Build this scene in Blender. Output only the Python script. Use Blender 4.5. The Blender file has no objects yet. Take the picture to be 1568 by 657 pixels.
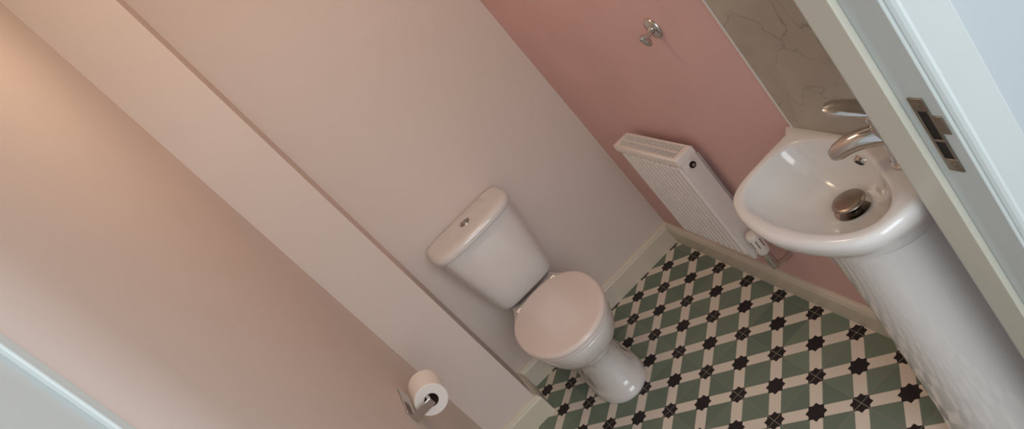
import bpy, bmesh, math
from mathutils import Vector, Matrix
S=bpy.context.scene
S.view_settings.view_transform='Standard'
COL=S.collection
H=1.65
ZOOM=None
def lin(c):
    return tuple((v/255/12.92) if v/255<=0.04045 else ((v/255+0.055)/1.055)**2.4 for v in c)+(1,)
# ---------------- materials
def newmat(name):
    m=bpy.data.materials.new(name); m.use_nodes=True
    nt=m.node_tree; b=nt.nodes['Principled BSDF']
    return m,nt,b
def mat(name,col,rough=0.5,metal=0.0,var=0.0,scale=6.0,bump=0.0,bscale=200,coat=0.0,spec=0.5):
    m,nt,b=newmat(name)
    c=lin(col)
    b.inputs['Roughness'].default_value=rough
    b.inputs['Metallic'].default_value=metal
    b.inputs['Coat Weight'].default_value=coat
    b.inputs['Coat Roughness'].default_value=0.08
    b.inputs['Specular IOR Level'].default_value=spec
    tc=nt.nodes.new('ShaderNodeTexCoord')
    n=nt.nodes.new('ShaderNodeTexNoise'); n.inputs['Scale'].default_value=scale; n.inputs['Detail'].default_value=5
    nt.links.new(tc.outputs['Object'],n.inputs['Vector'])
    r=nt.nodes.new('ShaderNodeValToRGB')
    r.color_ramp.elements[0].position=0.3; r.color_ramp.elements[1].position=0.7
    r.color_ramp.elements[0].color=tuple(v*(1-var) for v in c[:3])+(1,)
    r.color_ramp.elements[1].color=tuple(min(1,v*(1+var)) for v in c[:3])+(1,)
    nt.links.new(n.outputs['Fac'],r.inputs['Fac']); nt.links.new(r.outputs['Color'],b.inputs['Base Color'])
    if bump>0:
        n2=nt.nodes.new('ShaderNodeTexNoise'); n2.inputs['Scale'].default_value=bscale
        nt.links.new(tc.outputs['Object'],n2.inputs['Vector'])
        bp=nt.nodes.new('ShaderNodeBump'); bp.inputs['Strength'].default_value=bump; bp.inputs['Distance'].default_value=0.002
        nt.links.new(n2.outputs['Fac'],bp.inputs['Height']); nt.links.new(bp.outputs['Normal'],b.inputs['Normal'])
    return m
M_wall=mat('pale_pink_paint',(222,208,199),0.75,var=0.02,scale=2,bump=0.15,bscale=120)
M_pink=mat('pink_paint',(219,178,173),0.6,var=0.04,scale=4,bump=0.2,bscale=90)
M_skirt=mat('skirting_gloss_cream',(220,210,192),0.35,var=0.03,scale=8)
M_ceil=mat('ceiling_white',(230,228,222),0.8)
M_frame=mat('frame_white_gloss',(200,206,203),0.3,var=0.015,scale=5,bump=0.08,bscale=30)
M_frame2=mat('frame_cream_gloss',(208,205,190),0.35,var=0.02,scale=5)
M_por=mat('porcelain',(226,221,217),0.12,coat=0.6,var=0.005)
M_seat=mat('seat_plastic',(228,216,209),0.22,coat=0.3,var=0.005)
M_rad=mat('radiator_enamel',(235,228,222),0.3,var=0.005)
M_dark=mat('dark_recess',(18,16,16),0.6)
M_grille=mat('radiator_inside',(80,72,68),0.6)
M_chrome=mat('chrome',(205,203,200),0.1,metal=1.0)
M_chrome2=mat('brushed_metal',(160,150,140),0.3,metal=1.0,var=0.1,scale=30)
M_paper=mat('toilet_paper',(240,232,224),0.95,bump=0.3,bscale=300)
M_card=mat('cardboard_core',(90,70,58),0.9)
M_hallfl=mat('hall_floor_wood',(120,105,90),0.5,var=0.2,scale=12)
M_hall=mat('hall_paint',(180,187,189),0.8)
M_white_trim=mat('tile_edge_trim',(225,215,205),0.3)
# floor
def floor_mat():
    m,nt,b=newmat('star_tile_vinyl')
    N=nt.nodes; L=nt.links
    geo=N.new('ShaderNodeNewGeometry'); sep=N.new('ShaderNodeSeparateXYZ'); L.new(geo.outputs['Position'],sep.inputs[0])
    def mth(op,a,bb=None,c=None):
        n=N.new('ShaderNodeMath'); n.operation=op
        for i,v in enumerate((a,bb,c)):
            if v is None: continue
            if isinstance(v,(int,float)): n.inputs[i].default_value=v
            else: L.new(v,n.inputs[i])
        return n.outputs[0]
    p=0.1257; u=p*math.sqrt(2)
    x=mth('SUBTRACT',sep.outputs['X'],0.379); y=mth('SUBTRACT',sep.outputs['Y'],2.084)
    k=1/math.sqrt(2)/p
    a=mth('MULTIPLY',mth('ADD',x,y),k); c=mth('MULTIPLY',mth('SUBTRACT',x,y),k)
    def fr(v): return mth('ABSOLUTE',mth('SUBTRACT',v,mth('ROUND',v)))
    fa=fr(a); fb=fr(c)
    mn=mth('MINIMUM',fa,fb); mx=mth('MAXIMUM',fa,fb)
    bar=mth('LESS_THAN',mn,0.150)
    s=0.182
    st=mth('MAXIMUM',mth('LESS_THAN',mx,s),mth('LESS_THAN',mth('ADD',fa,fb),s*1.4142))
    xu=mth('ADD',mth('DIVIDE',x,u),0.5); yu=mth('ADD',mth('DIVIDE',y,u),0.5)
    line=mth('LESS_THAN',mth('MINIMUM',fr(xu),fr(yu)),0.006)
    edge=mth('LESS_THAN',mth('ABSOLUTE',mth('SUBTRACT',mn,0.150)),0.005)
    wn=N.new('ShaderNodeTexWhiteNoise'); cmb=N.new('ShaderNodeCombineXYZ')
    L.new(mth('FLOOR',xu),cmb.inputs[0]); L.new(mth('FLOOR',yu),cmb.inputs[1]); L.new(cmb.outputs[0],wn.inputs['Vector'])
    gm=N.new('ShaderNodeMix'); gm.data_type='RGBA'; L.new(wn.outputs['Value'],gm.inputs['Factor'])
    gm.inputs['A'].default_value=lin((108,123,108)); gm.inputs['B'].default_value=lin((127,140,122))
    def mix(f,A,B):
        n=N.new('ShaderNodeMix'); n.data_type='RGBA'; L.new(f,n.inputs['Factor'])
        for key,v in (('A',A),('B',B)):
            if isinstance(v,tuple): n.inputs[key].default_value=v
            else: L.new(v,n.inputs[key])
        return n.outputs['Result']
    col=mix(bar,gm.outputs['Result'],lin((228,216,200)))
    col=mix(edge,col,lin((190,182,166)))
    col=mix(st,col,lin((38,34,36)))
    col=mix(line,col,lin((140,134,122)))
    L.new(col,b.inputs['Base Color']); b.inputs['Roughness'].default_value=0.45
    b.inputs['Specular IOR Level'].default_value=0.3
    return m
M_floor=floor_mat()
def tile_mat():
    m,nt,b=newmat('marble_wall_tile'); N=nt.nodes; L=nt.links
    tc=N.new('ShaderNodeTexCoord')
    n=N.new('ShaderNodeTexNoise'); n.inputs['Scale'].default_value=5; n.inputs['Detail'].default_value=8; n.inputs['Distortion'].default_value=0.6
    L.new(tc.outputs['Object'],n.inputs['Vector'])
    r=N.new('ShaderNodeValToRGB'); r.color_ramp.elements[0].position=.3; r.color_ramp.elements[1].position=.72
    r.color_ramp.elements[0].color=lin((162,149,134)); r.color_ramp.elements[1].color=lin((182,170,155))
    L.new(n.outputs['Fac'],r.inputs['Fac'])
    mp=N.new('ShaderNodeMixRGB') ; mp.blend_type='ADD'; mp.inputs[0].default_value=0.25
    L.new(tc.outputs['Object'],mp.inputs[1]); L.new(n.outputs['Color'],mp.inputs[2])
    v=N.new('ShaderNodeTexVoronoi'); v.feature='DISTANCE_TO_EDGE'; v.inputs['Scale'].default_value=4.5
    L.new(mp.outputs[0],v.inputs['Vector'])
    n3=N.new('ShaderNodeTexNoise'); n3.inputs['Scale'].default_value=14; L.new(tc.outputs['Object'],n3.inputs['Vector'])
    cr=N.new('ShaderNodeMapRange'); cr.inputs['From Min'].default_value=0.0; cr.inputs['From Max'].default_value=0.014; cr.inputs['To Min'].default_value=.7; cr.inputs['To Max'].default_value=0
    L.new(v.outputs['Distance'],cr.inputs['Value'])
    mul=N.new('ShaderNodeMath'); mul.operation='MULTIPLY'; L.new(cr.outputs[0],mul.inputs[0]); L.new(n3.outputs['Fac'],mul.inputs[1])
    mx=N.new('ShaderNodeMix'); mx.data_type='RGBA'; L.new(mul.outputs[0],mx.inputs['Factor']); L.new(r.outputs['Color'],mx.inputs['A']); mx.inputs['B'].default_value=lin((100,86,74))
    L.new(mx.outputs['Result'],b.inputs['Base Color']); b.inputs['Roughness'].default_value=0.35
    return m
M_tile=tile_mat()
# ---------------- mesh helpers
def finish(bm,name,m,smooth=True,parent=None,bevel=0,angle=35):
    bmesh.ops.recalc_face_normals(bm,faces=bm.faces)
    me=bpy.data.meshes.new(name); bm.to_mesh(me); bm.free()
    o=bpy.data.objects.new(name,me); COL.objects.link(o)
    me.materials.append(m)
    if bevel>0:
        md=o.modifiers.new('b','BEVEL'); md.width=bevel; md.segments=3; md.limit_method='ANGLE'; md.angle_limit=math.radians(40)
    if smooth:
        for p in me.polygons: p.use_smooth=True
        try:
            me.set_sharp_from_angle(angle=math.radians(angle))
        except Exception: pass
    if parent: o.parent=parent
    return o
def addbox(bm,a,b):
    x0,y0,z0=a; x1,y1,z1=b
    vs=[bm.verts.new((x,y,z)) for x in(x0,x1) for y in(y0,y1) for z in(z0,z1)]
    for f in((0,1,3,2),(4,6,7,5),(0,4,5,1),(2,3,7,6),(0,2,6,4),(1,5,7,3)):
        bm.faces.new([vs[i] for i in f])
def box(name,a,b,m,parent=None,bevel=0):
    bm=bmesh.new(); addbox(bm,a,b)
    return finish(bm,name,m,smooth=bevel>0,parent=parent,bevel=bevel)
def loft(name,rings,m,parent=None,capa=True,capb=True,angle=60,subs=0):
    bm=bmesh.new(); R=[[bm.verts.new(p) for p in r] for r in rings]
    n=len(R[0])
    for i in range(len(R)-1):
        for j in range(n):
            bm.faces.new((R[i][j],R[i][(j+1)%n],R[i+1][(j+1)%n],R[i+1][j]))
    if capa: bm.faces.new(R[0][::-1])
    if capb: bm.faces.new(R[-1])
    return finish(bm,name,m,parent=parent,angle=angle)
def tube(name,pts,r,m,parent=None,n=20,scale=(1,1)):
    pts=[Vector(p) for p in pts]
    if not isinstance(r,(list,tuple)): r=[r]*len(pts)
    rings=[]
    up0=Vector((0,0,1))
    for i,p in enumerate(pts):
        t=(pts[min(i+1,len(pts)-1)]-pts[max(i-1,0)]).normalized()
        u=up0 if abs(t.dot(up0))<0.95 else Vector((1,0.2,0))
        s=t.cross(u).normalized(); w=s.cross(t).normalized()
        rings.append([tuple(p+s*math.cos(2*math.pi*k/n)*r[i]*scale[0]+w*math.sin(2*math.pi*k/n)*r[i]*scale[1]) for k in range(n)])
    return loft(name,rings,m,parent,angle=50)
def empty(name,loc=(0,0,0)):
    e=bpy.data.objects.new(name,None); COL.objects.link(e); e.empty_display_size=.1
    return e
# ---------------- room shell
XL,XR,YF,YB,ZC=-0.422,0.69,0.895,2.712,2.4
box('floor',(-.6,.745,-.05),(.85,2.85,0),M_floor)
box('ceiling',(-.6,.745,ZC),(.85,2.85,ZC+.05),M_ceil)
box('wall_back',(-.6,YB,0),(.85,YB+.1,ZC),M_wall)
box('wall_left',(XL-.1,YF,0),(XL,YB,ZC),M_wall)
box('wall_right',(XR,YF,0),(XR+.1,YB,ZC),M_pink)
box('wall_boxing',(XL,2.495,0),(-.198,YB,ZC),M_wall)
bm=bmesh.new()
addbox(bm,(.590,.755,0),(1.9,YF,ZC)); addbox(bm,(-1.5,.755,0),(-.445,YF,ZC)); addbox(bm,(-.445,.755,2.05),(.590,YF,ZC))
finish(bm,'wall_front',M_hall,smooth=False)
box('hall_floor',(-1.5,-2.0,-.05),(1.9,.745,0),M_hallfl)
box('hall_ceiling',(-1.5,-.6,ZC),(1.9,.745,ZC+.05),M_ceil)
# baseboards
def base(name,p0,p1,nrm,m0=0,m1=0):
    prof=[(0,0),(.018,0),(.018,.082),(.015,.088),(.013,.096),(.007,.102),(0,.103)]
    p0=Vector(p0);p1=Vector(p1);nn=Vector(nrm); dd=(p1-p0).normalized()
    rings=[[tuple(p+nn*a+dd*a*mm+Vector((0,0,z))) for a,z in prof] for p,mm in((p0,m0),(p1,m1))]
    return loft(name,rings,M_skirt,angle=25)
base('baseboard_back',(-.198,YB,0),(XR,YB,0),(0,-1,0),1,-1)
base('baseboard_right',(XR,YF,0),(XR,YB,0),(-1,0,0),0,-1)
base('baseboard_left',(XL,YF,0),(XL,2.495,0),(1,0,0),0,-1)
base('baseboard_boxing_front',(XL,2.495,0),(-.198,2.495,0),(0,-1,0),1,1)
base('baseboard_boxing_side',(-.198,2.495,0),(-.198,YB,0),(1,0,0),-1,-1)
# splashback
sp=empty('tiled_splashback')
bm=bmesh.new()
for z0,z1 in((.80,1.398),(1.402,1.80)):
    addbox(bm,(.682,.898,z0),(XR,1.321,z1))
finish(bm,'marble_tiles',M_tile,parent=sp,bevel=.001)
box('tile_grout',(.6835,.897,.80),(XR,1.322,1.80),M_grille,sp)
box('edge_trim',(.680,1.322,.80),(XR,1.329,1.80),M_white_trim,sp,bevel=.002)
# ---------------- door frame
df=empty('door_frame')
box('jamb_right',(.568,.75,0),(.590,.897,2.03),M_frame,df,bevel=.002)
box('stop_right',(.556,.815,0),(.568,.876,2.03),M_frame2,df,bevel=.002)
box('jamb_left',(-.445,.75,0),(-.422,.892,2.03),M_frame,df,bevel=.002)
box('stop_left',(-.423,.866,0),(-.413,.889,2.03),M_frame,df,bevel=.003)
box('head',(-.445,.75,2.03),(.590,.897,2.05),M_frame,df,bevel=.002)
box('stop_head',(-.4155,.815,2.018),(.556,.876,2.03),M_frame,df,bevel=.002)
def arch(name,x0,sgn):
    prof=[(0,0),(0,.008),(.003,.012),(.008,.014),(.012,.012),(.016,.010),(.03,.013),(.06,.016),(.068,.017),(.072,.014),(.072,0)]
    rings=[[(x0+sgn*a,.755-d,z) for a,d in prof] for z in(0,2.06)]
    return loft(name,rings,M_frame,df,angle=20)
arch('architrave_right',.573,1); arch('architrave_left',-.431,-1)
bm=bmesh.new(); addbox(bm,(-.50,.74,2.036),(.645,.755,2.106)); finish(bm,'architrave_head',M_frame,parent=df,bevel=.003)
# strike plate
bm=bmesh.new()
y0,y1,z0,z1=.772,.797,.926,1.063
hy0,hy1,hz0,hz1=.776,.792,.950,1.040
X0,X1=.5655,.5682
addbox(bm,(X0,y0,z0),(X1,y1,hz0)); addbox(bm,(X0,y0,hz1),(X1,y1,z1)); addbox(bm,(X0,hy1,hz0),(X1,y1,hz1)); addbox(bm,(X0,y0,hz0),(X1,hy0,hz1))
addbox(bm,(X0,hy0,.983),(X1,hy1,.987))
addbox(bm,(X0,.757,1.0),(X1,y0,1.032))
finish(bm,'strike_plate',M_chrome2,parent=df,bevel=.0006)
box('latch_recess',(.5668,hy0,hz0),(.5685,hy1,hz1),M_dark,df)
for k,z in enumerate((.938,1.052)):
    tube('plate_screw_%d'%k,[(.5656,.7845,z),(.5646,.7845,z)],.004,M_chrome2,df)
# ---------------- toilet
T=empty('toilet'); CX=.080
def egg(cx,z,yf,yb,hw,nf=2.0,nb=3.0,ym=None,n=72):
    if ym is None: ym=yf+(yb-yf)*.55
    pts=[]
    for k in range(n):
        t=2*math.pi*k/n; c,s=math.cos(t),math.sin(t)
        e=nf if c>0 else nb
        xx=math.copysign(abs(s)**(2/e),s)*hw; yy=abs(c)**(2/e)
        y=ym-yy*(ym-yf) if c>0 else ym+yy*(yb-ym)
        pts.append((cx+xx,y,z))
    return pts
def interp(keys,n):
    out=[]
    m=len(keys)
    for i in range(m-1):
        p0=keys[max(i-1,0)];p1=keys[i];p2=keys[i+1];p3=keys[min(i+2,m-1)]
        for j in range(n):
            t=j/n
            out.append(tuple(.5*((2*b)+(-a+c)*t+(2*a-5*b+4*c-d)*t*t+(-a+3*b-3*c+d)*t**3) for a,b,c,d in zip(p0,p1,p2,p3)))
    out.append(keys[-1]); return out
K=[(0.0,2.175,2.62,.100,2.33),(.012,2.170,2.62,.104,2.33),(.035,2.180,2.62,.100,2.33),(.06,2.200,2.62,.088,2.33),(.12,2.215,2.62,.082,2.34),(.18,2.205,2.63,.083,2.34),
   (.225,2.165,2.64,.096,2.34),(.27,2.09,2.65,.125,2.32),(.32,2.025,2.66,.148,2.29),(.37,1.992,2.665,.160,2.27),(.400,1.985,2.67,.163,2.27)]
def panring(k):
    r=egg(CX,k[0],k[1],k[2],k[3],2.1,3.2,k[4])
    out=[]
    for (x,y,z) in r:
        f=max(0,min(1,(y-2.36)/.18)); f=f*f*(3-2*f)
        out.append((CX+(x-CX)*(1-.30*f*min(1,max(0,(k[0]-.2)/.1))),y,z))
    return out
rings=[panring(k) for k in interp(K,4)]
rings.append(panring((.404,1.99,2.665,.158,2.27)))
loft('pan',rings,M_por,T,angle=70)
def slab(name,z0,z1,yf,yb,hw,m,r=.012,ym=2.23,nf=2.1,nb=2.25,dome=.0):
    R=[]
    for a in range(0,6):
        t=a/5*math.pi/2; i=r*(1-math.sin(t))
        R.append(egg(CX,z0+r*.5*(1-math.cos(t)),yf+i,yb-i,hw-i,nf,nb,ym))
    for a in range(0,8):
        t=a/7*math.pi/2; i=r*(1-math.cos(t))
        R.append(egg(CX,z1-r*(1-math.sin(t)),yf+i,yb-i,hw-i,nf,nb,ym))
    for a,f in enumerate((.85,.6,.3)):
        R.append(egg(CX,z1+dome*(1-f**2),ym-(ym-yf-r)*f,ym+(yb-r-ym)*f,(hw-r)*f,nf,nb,ym))
    return loft(name,R,m,T,angle=70)
slab('seat_ring',.404,.418,1.983,2.45,.166,M_seat,r=.006)
slab('seat_lid',.419,.440,1.975,2.455,.170,M_seat,r=.012,dome=.005)
for sx in(-.075,.075):
    tube('hinge_%s'%('l' if sx<0 else 'r'),[(CX+sx-.02,2.462,.418),(CX+sx+.02,2.462,.418)],.011,M_chrome,T)
def rr(cx,z,yf,yb,hw,e=4.5,n=72):
    return egg(cx,z,yf,yb,hw,e,7,ym=(yf+yb)/2,n=n)
K=[(.405,2.555,2.695,.105),(.412,2.530,2.70,.122),(.43,2.513,2.702,.132),(.50,2.500,2.704,.143),(.60,2.487,2.705,.157),(.70,2.478,2.705,.169),(.735,2.477,2.705,.171)]
loft('cistern',[rr(CX,k[0],k[1],k[2],k[3],3.6) for k in interp(K,5)],M_por,T,angle=70)
R=[]
for d,i in((.733,.008),(.735,.002),(.738,0),(.750,-.001),(.758,.001),(.763,.006),(.767,.014),(.769,.03),(.770,.06)):
    R.append(rr(CX,d,2.462+i,2.708-min(i,.02),.185-i,3.0))
loft('cistern_lid',R,M_por,T,angle=70)
tube('flush_bezel',[(CX,2.585,.768),(CX,2.585,.7725)],.023,M_chrome,T,n=32)
bm=bmesh.new()
for s in(-1,1):
    vs=[]
    for k in range(17):
        t=-math.pi/2+math.pi*k/16
        vs.append((CX+s*(.0012+.018*math.cos(t)),2.585+.018*math.sin(t)))
    lo=[bm.verts.new((a,b,.772)) for a,b in vs]; hi=[bm.verts.new((a,b,.775)) for a,b in vs]
    bm.faces.new(hi); bm.faces.new(lo[::-1])
    for j in range(17): bm.faces.new((lo[j],lo[(j+1)%17],hi[(j+1)%17],hi[j]))
finish(bm,'flush_button',M_chrome2,parent=T)
# ---------------- basin
B=empty('pedestal_basin'); BY=1.118; ZR=.833
def catclosed(P,n=16):
    out=[];m=len(P)
    for i in range(m):
        p0,p1,p2,p3=P[i-1],P[i],P[(i+1)%m],P[(i+2)%m]
        for j in range(n):
            t=j/n
            out.append(tuple(.5*((2*b)+(-a+c)*t+(2*a-5*b+4*c-d)*t*t+(-a+3*b-3*c+d)*t**3) for a,b,c,d in zip(p0,p1,p2,p3)))
    return out
half=[(.0005,.210),(.004,.2135),(.05,.2135),(.10,.2135),(.15,.211),(.19,.203),(.222,.180),(.246,.135),(.262,.08),(.270,.03)]
outer=[(XR-.002-a,BY+h) for a,h in half]+[(XR-.002-.272,BY)]+[(XR-.002-a,BY-h) for a,h in half[::-1]]
outer=catclosed(outer,6)
inner=[(.447,1.118),(.453,1.20),(.474,1.262),(.520,1.297),(.585,1.303),(.638,1.285),(.660,1.23),(.664,1.165),(.655,1.105),(.635,1.057),(.609,1.012),(.580,.970),(.545,.944),(.505,.946),(.470,.985),(.452,1.05)]
inner=catclosed(inner,8)
C0=(.565,1.125); NB=128
def radial(poly,ang,c=C0):
    d=(math.cos(ang),math.sin(ang)); best=None
    for i in range(len(poly)):
        x1,y1=poly[i][0]-c[0],poly[i][1]-c[1]; x2,y2=poly[(i+1)%len(poly)][0]-c[0],poly[(i+1)%len(poly)][1]-c[1]
        ex,ey=x2-x1,y2-y1; den=d[0]*ey-d[1]*ex
        if abs(den)<1e-12: continue
        t=(x1*ey-y1*ex)/den; s=(x1*d[1]-y1*d[0])/den
        if t>0 and -1e-6<=s<=1+1e-6: best=t if best is None else max(best,t)
    return best
angs=[2*math.pi*k/NB for k in range(NB)]
for cx,cy in ((XR-.003,BY+.2125),(XR-.003,BY-.2125)):
    a=math.atan2(cy-C0[1],cx-C0[0])%(2*math.pi)
    i=min(range(NB),key=lambda k:abs(angs[k]-a)); angs[i]=a
ro=[radial(outer,a) for a in angs]; ri=[radial(inner,a) for a in angs]
def ring(rad,z,c=C0,clampx=XR-.001):
    return [(min(clampx,c[0]+r*math.cos(a)),c[1]+r*math.sin(a),z) for r,a in zip(rad,angs)]
rings=[]
PW=(.60,BY)
pedtop=[radial([(PW[0]+.085*math.cos(t/40*2*math.pi),PW[1]+.12*math.sin(t/40*2*math.pi)) for t in range(40)],a) for a in angs]
def blend(A,Bq,f): return [a*(1-f)+b*f for a,b in zip(A,Bq)]
for f,z in((1.0,.690),(.85,.700),(.66,.720),(.48,.742),(.32,.760),(.20,.776),(.10,.790),(.04,.802),(.01,.812)):
    rings.append(ring(blend(ro,pedtop,f),z))
for i,z in((0,.819),(.001,.824),(.004,.829),(.008,.832),(.012,.833)):
    rings.append(ring([r-i for r in ro],z))
for i,z in((.006,.8325),(.002,.831),(-.002,.827),(-.005,.820)):
    rings.append(ring([r+i for r in ri],z))
W=(.585,1.122)
prof=[(.93,.805),(.87,.790),(.79,.775),(.68,.760),(.54,.748),(.38,.7405),(.24,.7375),(.155,.736)]
def inring(f,z):
    out=[]
    for r,a in zip(ri,angs):
        x=C0[0]+r*math.cos(a); y=C0[1]+r*math.sin(a)
        cx,cy=W
        ex,ey=math.cos(a),math.sin(a)
        if f<.5:
            q=(.5-f)/.35; q=min(1,q)
            x2=cx+.0245/.155*f*ex; y2=cy+.0245/.155*f*ey
            x3=cx+(x-cx)*f; y3=cy+(y-cy)*f
            out.append((x3*(1-q)+x2*q,y3*(1-q)+y2*q,z))
        else: out.append((cx+(x-cx)*f,cy+(y-cy)*f,z))
    return out
for f,z in prof: rings.append(inring(f,z))
loft('bowl',rings,M_por,B,angle=75)
tube('waste_ring',[(W[0],W[1],.735),(W[0],W[1],.7395)],.036,M_chrome,B,n=32)
rings=[]
for r,z in((.014,.742),(.014,.750),(.031,.753),(.033,.756),(.031,.759),(.024,.7605),(.01,.7615),(.002,.7617)):
    rings.append([(W[0]+r*math.cos(a),W[1]+r*math.sin(a),z) for a in angs])
loft('waste_plug',rings,M_chrome2,B)
tube('overflow_ring',[(.662,1.125,.800),(.648,1.125,.796)],.0125,M_chrome,B,n=28)
tube('overflow_hole',[(.652,1.125,.797),(.6475,1.125,.7957)],.009,M_dark,B,n=28)
K=[(0,.152,.150),(.02,.150,.148),(.06,.143,.140),(.2,.135,.130),(.45,.128,.122),(.6,.128,.122),(.68,.136,.128),(.72,.145,.135)]
rings=[]
for z,a,b in interp(K,5):
    r=[]
    for k in range(64):
        t=2*math.pi*k/64; c,s=math.cos(t),math.sin(t)
        x=.635-abs(c)**(2/2.2)*math.copysign(1,c)*a; y=BY+math.copysign(abs(s)**(2/2.4),s)*b
        r.append((min(x,XR-.019 if z<.11 else XR-.003),y,z))
    rings.append(r)
loft('pedestal',rings,M_por,B,angle=70)
# tap
tb=(.645,.990)
K=[(.833,.026),(.838,.026),(.842,.021),(.86,.0195),(.89,.0205),(.915,.022),(.925,.021),(.928,.0195)]
tube('tap_body',[(tb[0],tb[1],z) for z,_ in K],[r for _,r in K],M_chrome,B,n=28)
d=Vector((-.56,.83,0)).normalized()
def tp(s,z): return (tb[0]+d.x*s,tb[1]+d.y*s,z)
tube('tap_spout',[tp(-.005,.893),tp(.02,.900),tp(.045,.902),(tp(.07,.899)),tp(.09,.891),tp(.098,.886),tp(.100,.880)],[.019,.0195,.0185,.0175,.0165,.015,.011],M_chrome,B,n=28)
tube('tap_cap',[(tb[0],tb[1],.928),(tb[0],tb[1],.94),(tb[0],tb[1],.948),(tb[0],tb[1],.951)],[.0205,.0215,.018,.008],M_chrome,B,n=28)
tube('tap_lever',[tp(-.014,.943),tp(.01,.957),tp(.035,.970),tp(.060,.982),tp(.070,.986)],[.018,.022,.022,.020,.012],M_chrome,B,n=28,scale=(1.0,.42))
# ---------------- radiator
Rd=empty('radiator')
ry0,ry1,rz0,rz1=1.837,2.235,.285,.715
xf,xb=.603,.664
bm=bmesh.new()
nr=12; marg=.014
ylist=[(ry0,0),(ry0+marg,0)]
pw=(ry1-ry0-2*marg)/nr
for i in range(nr):
    y=ry0+marg+i*pw
    ylist+=[(y+pw*.08,0),(y+pw*.16,.008),(y+pw*.24,.0095),(y+pw*.76,.0095),(y+pw*.84,.008),(y+pw*.92,0)]
ylist+=[(ry1-marg,0),(ry1,0)]
zl=[(rz0,0),(rz0+.018,0),(rz0+.028,1),(rz1-.040,1),(rz1-.030,0),(rz1-.004,0)]
G=[[bm.verts.new((xf+.007-dx*f,y,z)) for y,dx in ylist] for z,f in zl]
for i in range(len(G)-1):
    for j in range(len(ylist)-1): bm.faces.new((G[i][j],G[i][j+1],G[i+1][j+1],G[i+1][j]))
finish(bm,'front_panel',M_rad,parent=Rd,angle=20)
box('core_panel',(xf+.0072,ry0+.002,rz0),(xf+.016,ry1-.002,rz1-.010),M_rad,Rd)
box('rear_panel',(xb-.012,ry0+.003,rz0+.003),(xb,ry1-.003,rz1-.012),M_rad,Rd)
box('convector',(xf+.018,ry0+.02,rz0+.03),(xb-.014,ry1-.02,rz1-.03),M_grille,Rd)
box('end_panel_near',(xf+.003,ry0-.0015,rz0+.01),(xb,ry0+.0015,rz1-.007),M_rad,Rd,bevel=.001)
box('end_panel_far',(xf+.003,ry1-.0015,rz0+.01),(xb,ry1+.0015,rz1-.007),M_rad,Rd,bevel=.001)
bm=bmesh.new()
ax0,ax1,ay0,ay1=xf-.003,xb+.002,ry0-.004,ry1+.004
ix0,ix1,iy0,iy1=ax0+.009,ax1-.009,ay0+.022,ay1-.022
def fr_ring(x0,x1,y0,y1,z): return [bm.verts.new(p) for p in((x0,y0,z),(x1,y0,z),(x1,y1,z),(x0,y1,z))]
fr=[fr_ring(ax0,ax1,ay0,ay1,rz1-.024),fr_ring(ax0,ax1,ay0,ay1,rz1-.003),fr_ring(ax0+.0015,ax1-.0015,ay0+.0015,ay1-.0015,rz1-.0008),fr_ring(ax0+.003,ax1-.003,ay0+.003,ay1-.003,rz1),fr_ring(ix0,ix1,iy0,iy1,rz1),fr_ring(ix0,ix1,iy0,iy1,rz1-.006)]
for i in range(5):
    for j in range(4): bm.faces.new((fr[i][j],fr[i][(j+1)%4],fr[i+1][(j+1)%4],fr[i+1][j]))
finish(bm,'top_cover',M_rad,parent=Rd,angle=50)
bm=bmesh.new()
n=26
for i in range(n):
    y=iy0+(iy1-iy0)*(i+.5)/n
    addbox(bm,(ix0-.001,y-.0023,rz1-.005),(ix1+.001,y+.0023,rz1-.0015))
finish(bm,'grille_bars',M_rad,smooth=False,parent=Rd)
box('grille_spine',((xf+xb)/2-.002,iy0-.001,rz1-.0055),((xf+xb)/2+.002,iy1+.001,rz1-.001),M_rad,Rd)
tube('vent_boss',[(.633,ry0,.672),(.633,ry0-.010,.672)],.015,M_rad,Rd,n=24)
tube('vent_plug',[(.633,ry0-.009,.672),(.633,ry0-.0125,.672)],.0105,M_dark,Rd,n=24)
tube('vent_key',[(.633,ry0-.011,.672),(.633,ry0-.016,.672)],.0045,M_chrome,Rd,n=12)
for yy in (1.90,2.17):
    box('bracket_%d'%int(yy*100),(xb-.001,yy-.015,rz0+.06),(XR,yy+.015,rz1-.06),M_rad,Rd)
vy=1.785; vx=.628
tube('valve_tail',[(vx,ry0+.004,.305),(vx,vy,.305)],.009,M_chrome,Rd)
tube('valve_body',[(vx,vy,.255),(vx,vy,.27),(vx,vy,.31),(vx,vy,.325)],[.012,.014,.014,.015],M_chrome,Rd)
tube('valve_pipe',[(vx,vy,.262),(vx+.03,vy,.250),(XR-.0,vy,.250)],.009,M_chrome,Rd)
K=[(.322,.017),(.33,.0205),(.355,.0215),(.375,.0215),(.392,.0205),(.399,.0175),(.401,.012)]
tube('valve_head',[(vx,vy,z) for z,_ in K],[r for _,r in K],M_rad,Rd,n=28)
bm=bmesh.new()
for k in range(9):
    t=2*math.pi*k/9; c,s=math.cos(t),math.sin(t)
    q=[]
    for zz in(.352,.382):
        for (u_,v_) in((.0205,-.0014),(.0220,-.0014),(.0220,.0014),(.0205,.0014)):
            q.append(bm.verts.new((vx+c*u_-s*v_,vy+s*u_+c*v_,zz)))
    for f in((0,1,2,3),(4,5,6,7),(0,1,5,4),(1,2,6,5),(2,3,7,6),(3,0,4,7)): bm.faces.new([q[i] for i in f])
finish(bm,'valve_slots',M_grille,smooth=False,parent=Rd)
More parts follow.
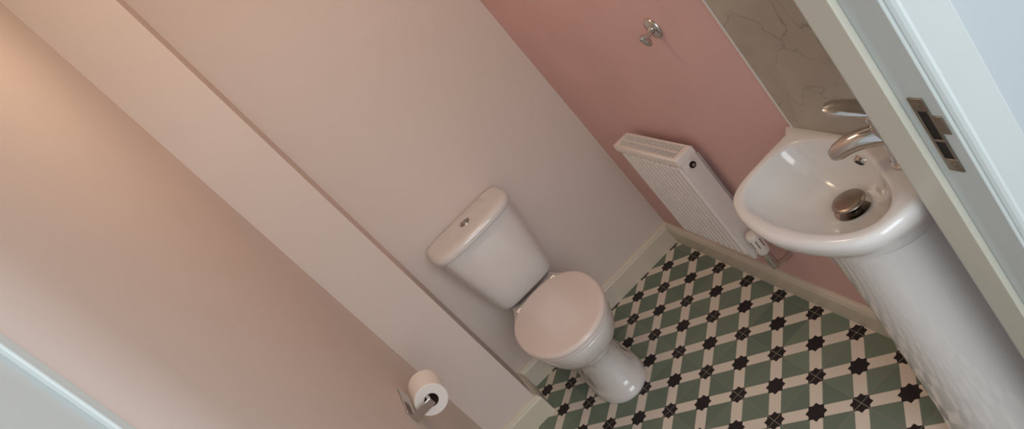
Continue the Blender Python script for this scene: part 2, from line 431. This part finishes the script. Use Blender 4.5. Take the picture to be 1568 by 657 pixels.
# ---------------- wall hook
Hk=empty('robe_hook'); hy,hz=1.613,1.115
tube('rose',[(XR,hy,hz),(XR-.004,hy,hz),(XR-.007,hy,hz),(XR-.0075,hy,hz)],[.029,.029,.026,.012],M_chrome,Hk,n=36)
tube('stem',[(XR-.006,hy,hz),(XR-.015,hy,hz-.002),(XR-.028,hy,hz-.006),(XR-.036,hy,hz-.006)],[.010,.008,.008,.009],M_chrome,Hk)
tube('peg',[(XR-.030,hy,hz-.026),(XR-.033,hy,hz-.016),(XR-.038,hy,hz),(XR-.040,hy,hz+.006),(XR-.0405,hy,hz+.008)],[.005,.009,.0095,.008,.003],M_chrome,Hk)
# ---------------- toilet roll holder
Tr=empty('toilet_roll_holder')
rx,rz=-.352,.700; ra=1.905; L=.10
box('wall_plate',(XL,1.875,.695),(XL+.006,2.03,.740),M_chrome,Tr,bevel=.002)
box('arm',(XL,1.868,.698),(rx+.004,1.874,.724),M_chrome,Tr,bevel=.002)
tube('spindle',[(rx-.004,1.870,.711),(rx-.004,1.99,.711)],.007,M_chrome,Tr)
bm=bmesh.new(); n=64
ro_,ri_=.049,.021; rcz=rz-.003
def circ(bm,r,y): return [bm.verts.new((rx-.004+r*math.cos(2*math.pi*k/n),y,rcz+r*math.sin(2*math.pi*k/n))) for k in range(n)]
rg=[circ(bm,ri_,ra),circ(bm,ro_-.002,ra),circ(bm,ro_,ra+.002),circ(bm,ro_,ra+L-.002),circ(bm,ro_-.002,ra+L),circ(bm,ri_,ra+L)]
for i in range(6):
    A=rg[i];Bq=rg[(i+1)%6]
    for j in range(n): bm.faces.new((A[j],A[(j+1)%n],Bq[(j+1)%n],Bq[j]))
finish(bm,'paper_roll',M_paper,parent=Tr,angle=40)
bm=bmesh.new()
rg=[circ(bm,.0195,ra+.001),circ(bm,.0212,ra+.0005),circ(bm,.0212,ra+L),circ(bm,.0195,ra+L)]
for i in range(4):
    A=rg[i];Bq=rg[(i+1)%4]
    for j in range(n): bm.faces.new((A[j],A[(j+1)%n],Bq[(j+1)%n],Bq[j]))
finish(bm,'cardboard_core',M_card,parent=Tr)
# ---------------- lights
def area(name,loc,tgt,size,power,col,sy=None):
    l=bpy.data.lights.new(name,'AREA'); l.energy=power; l.color=col; l.size=size
    if sy: l.shape='RECTANGLE'; l.size_y=sy
    o=bpy.data.objects.new(name,l); COL.objects.link(o); o.location=loc
    o.rotation_euler=(Vector(tgt)-Vector(loc)).to_track_quat('-Z','Y').to_euler(); return o
area('hall_daylight',(.3,-1.3,1.9),(.1,2,.8),1.6,36,(.90,.955,1.0))
area('hall_window_light',(2.3,.28,1.6),(-.4,1,1.4),.35,20,(.78,.9,1.0),1.2)
l=bpy.data.lights.new('ceiling_lamp_bulb','POINT'); l.energy=7.5; l.color=(1,.78,.56); l.shadow_soft_size=.15
o=bpy.data.objects.new('ceiling_lamp_bulb',l); COL.objects.link(o); o.location=(.14,1.75,2.25)
w=bpy.data.worlds.new('world'); S.world=w; w.use_nodes=True
w.node_tree.nodes['Background'].inputs[0].default_value=(.85,.92,1,1); w.node_tree.nodes['Background'].inputs[1].default_value=.65
# ---------------- camera
x=Vector((.706,-.307,-.639)); z=Vector((-.082,-.931,.356)).normalized()
x=(x-z*x.dot(z)).normalized(); y=z.cross(x)
cd=bpy.data.cameras.new('camera'); cam=bpy.data.objects.new('camera',cd); COL.objects.link(cam)
M=Matrix((x,y,z)).transposed().to_4x4(); M.translation=Vector((0,0,H)); cam.matrix_world=M
cd.sensor_width=36; cd.sensor_fit='HORIZONTAL'; cd.lens=26.06; cd.clip_start=.01
if ZOOM:
    k,px,py=ZOOM
    cd.lens*=k; cd.shift_x=k*(px-784)/1568; cd.shift_y=-k*(py-328)/1568
S.camera=cam
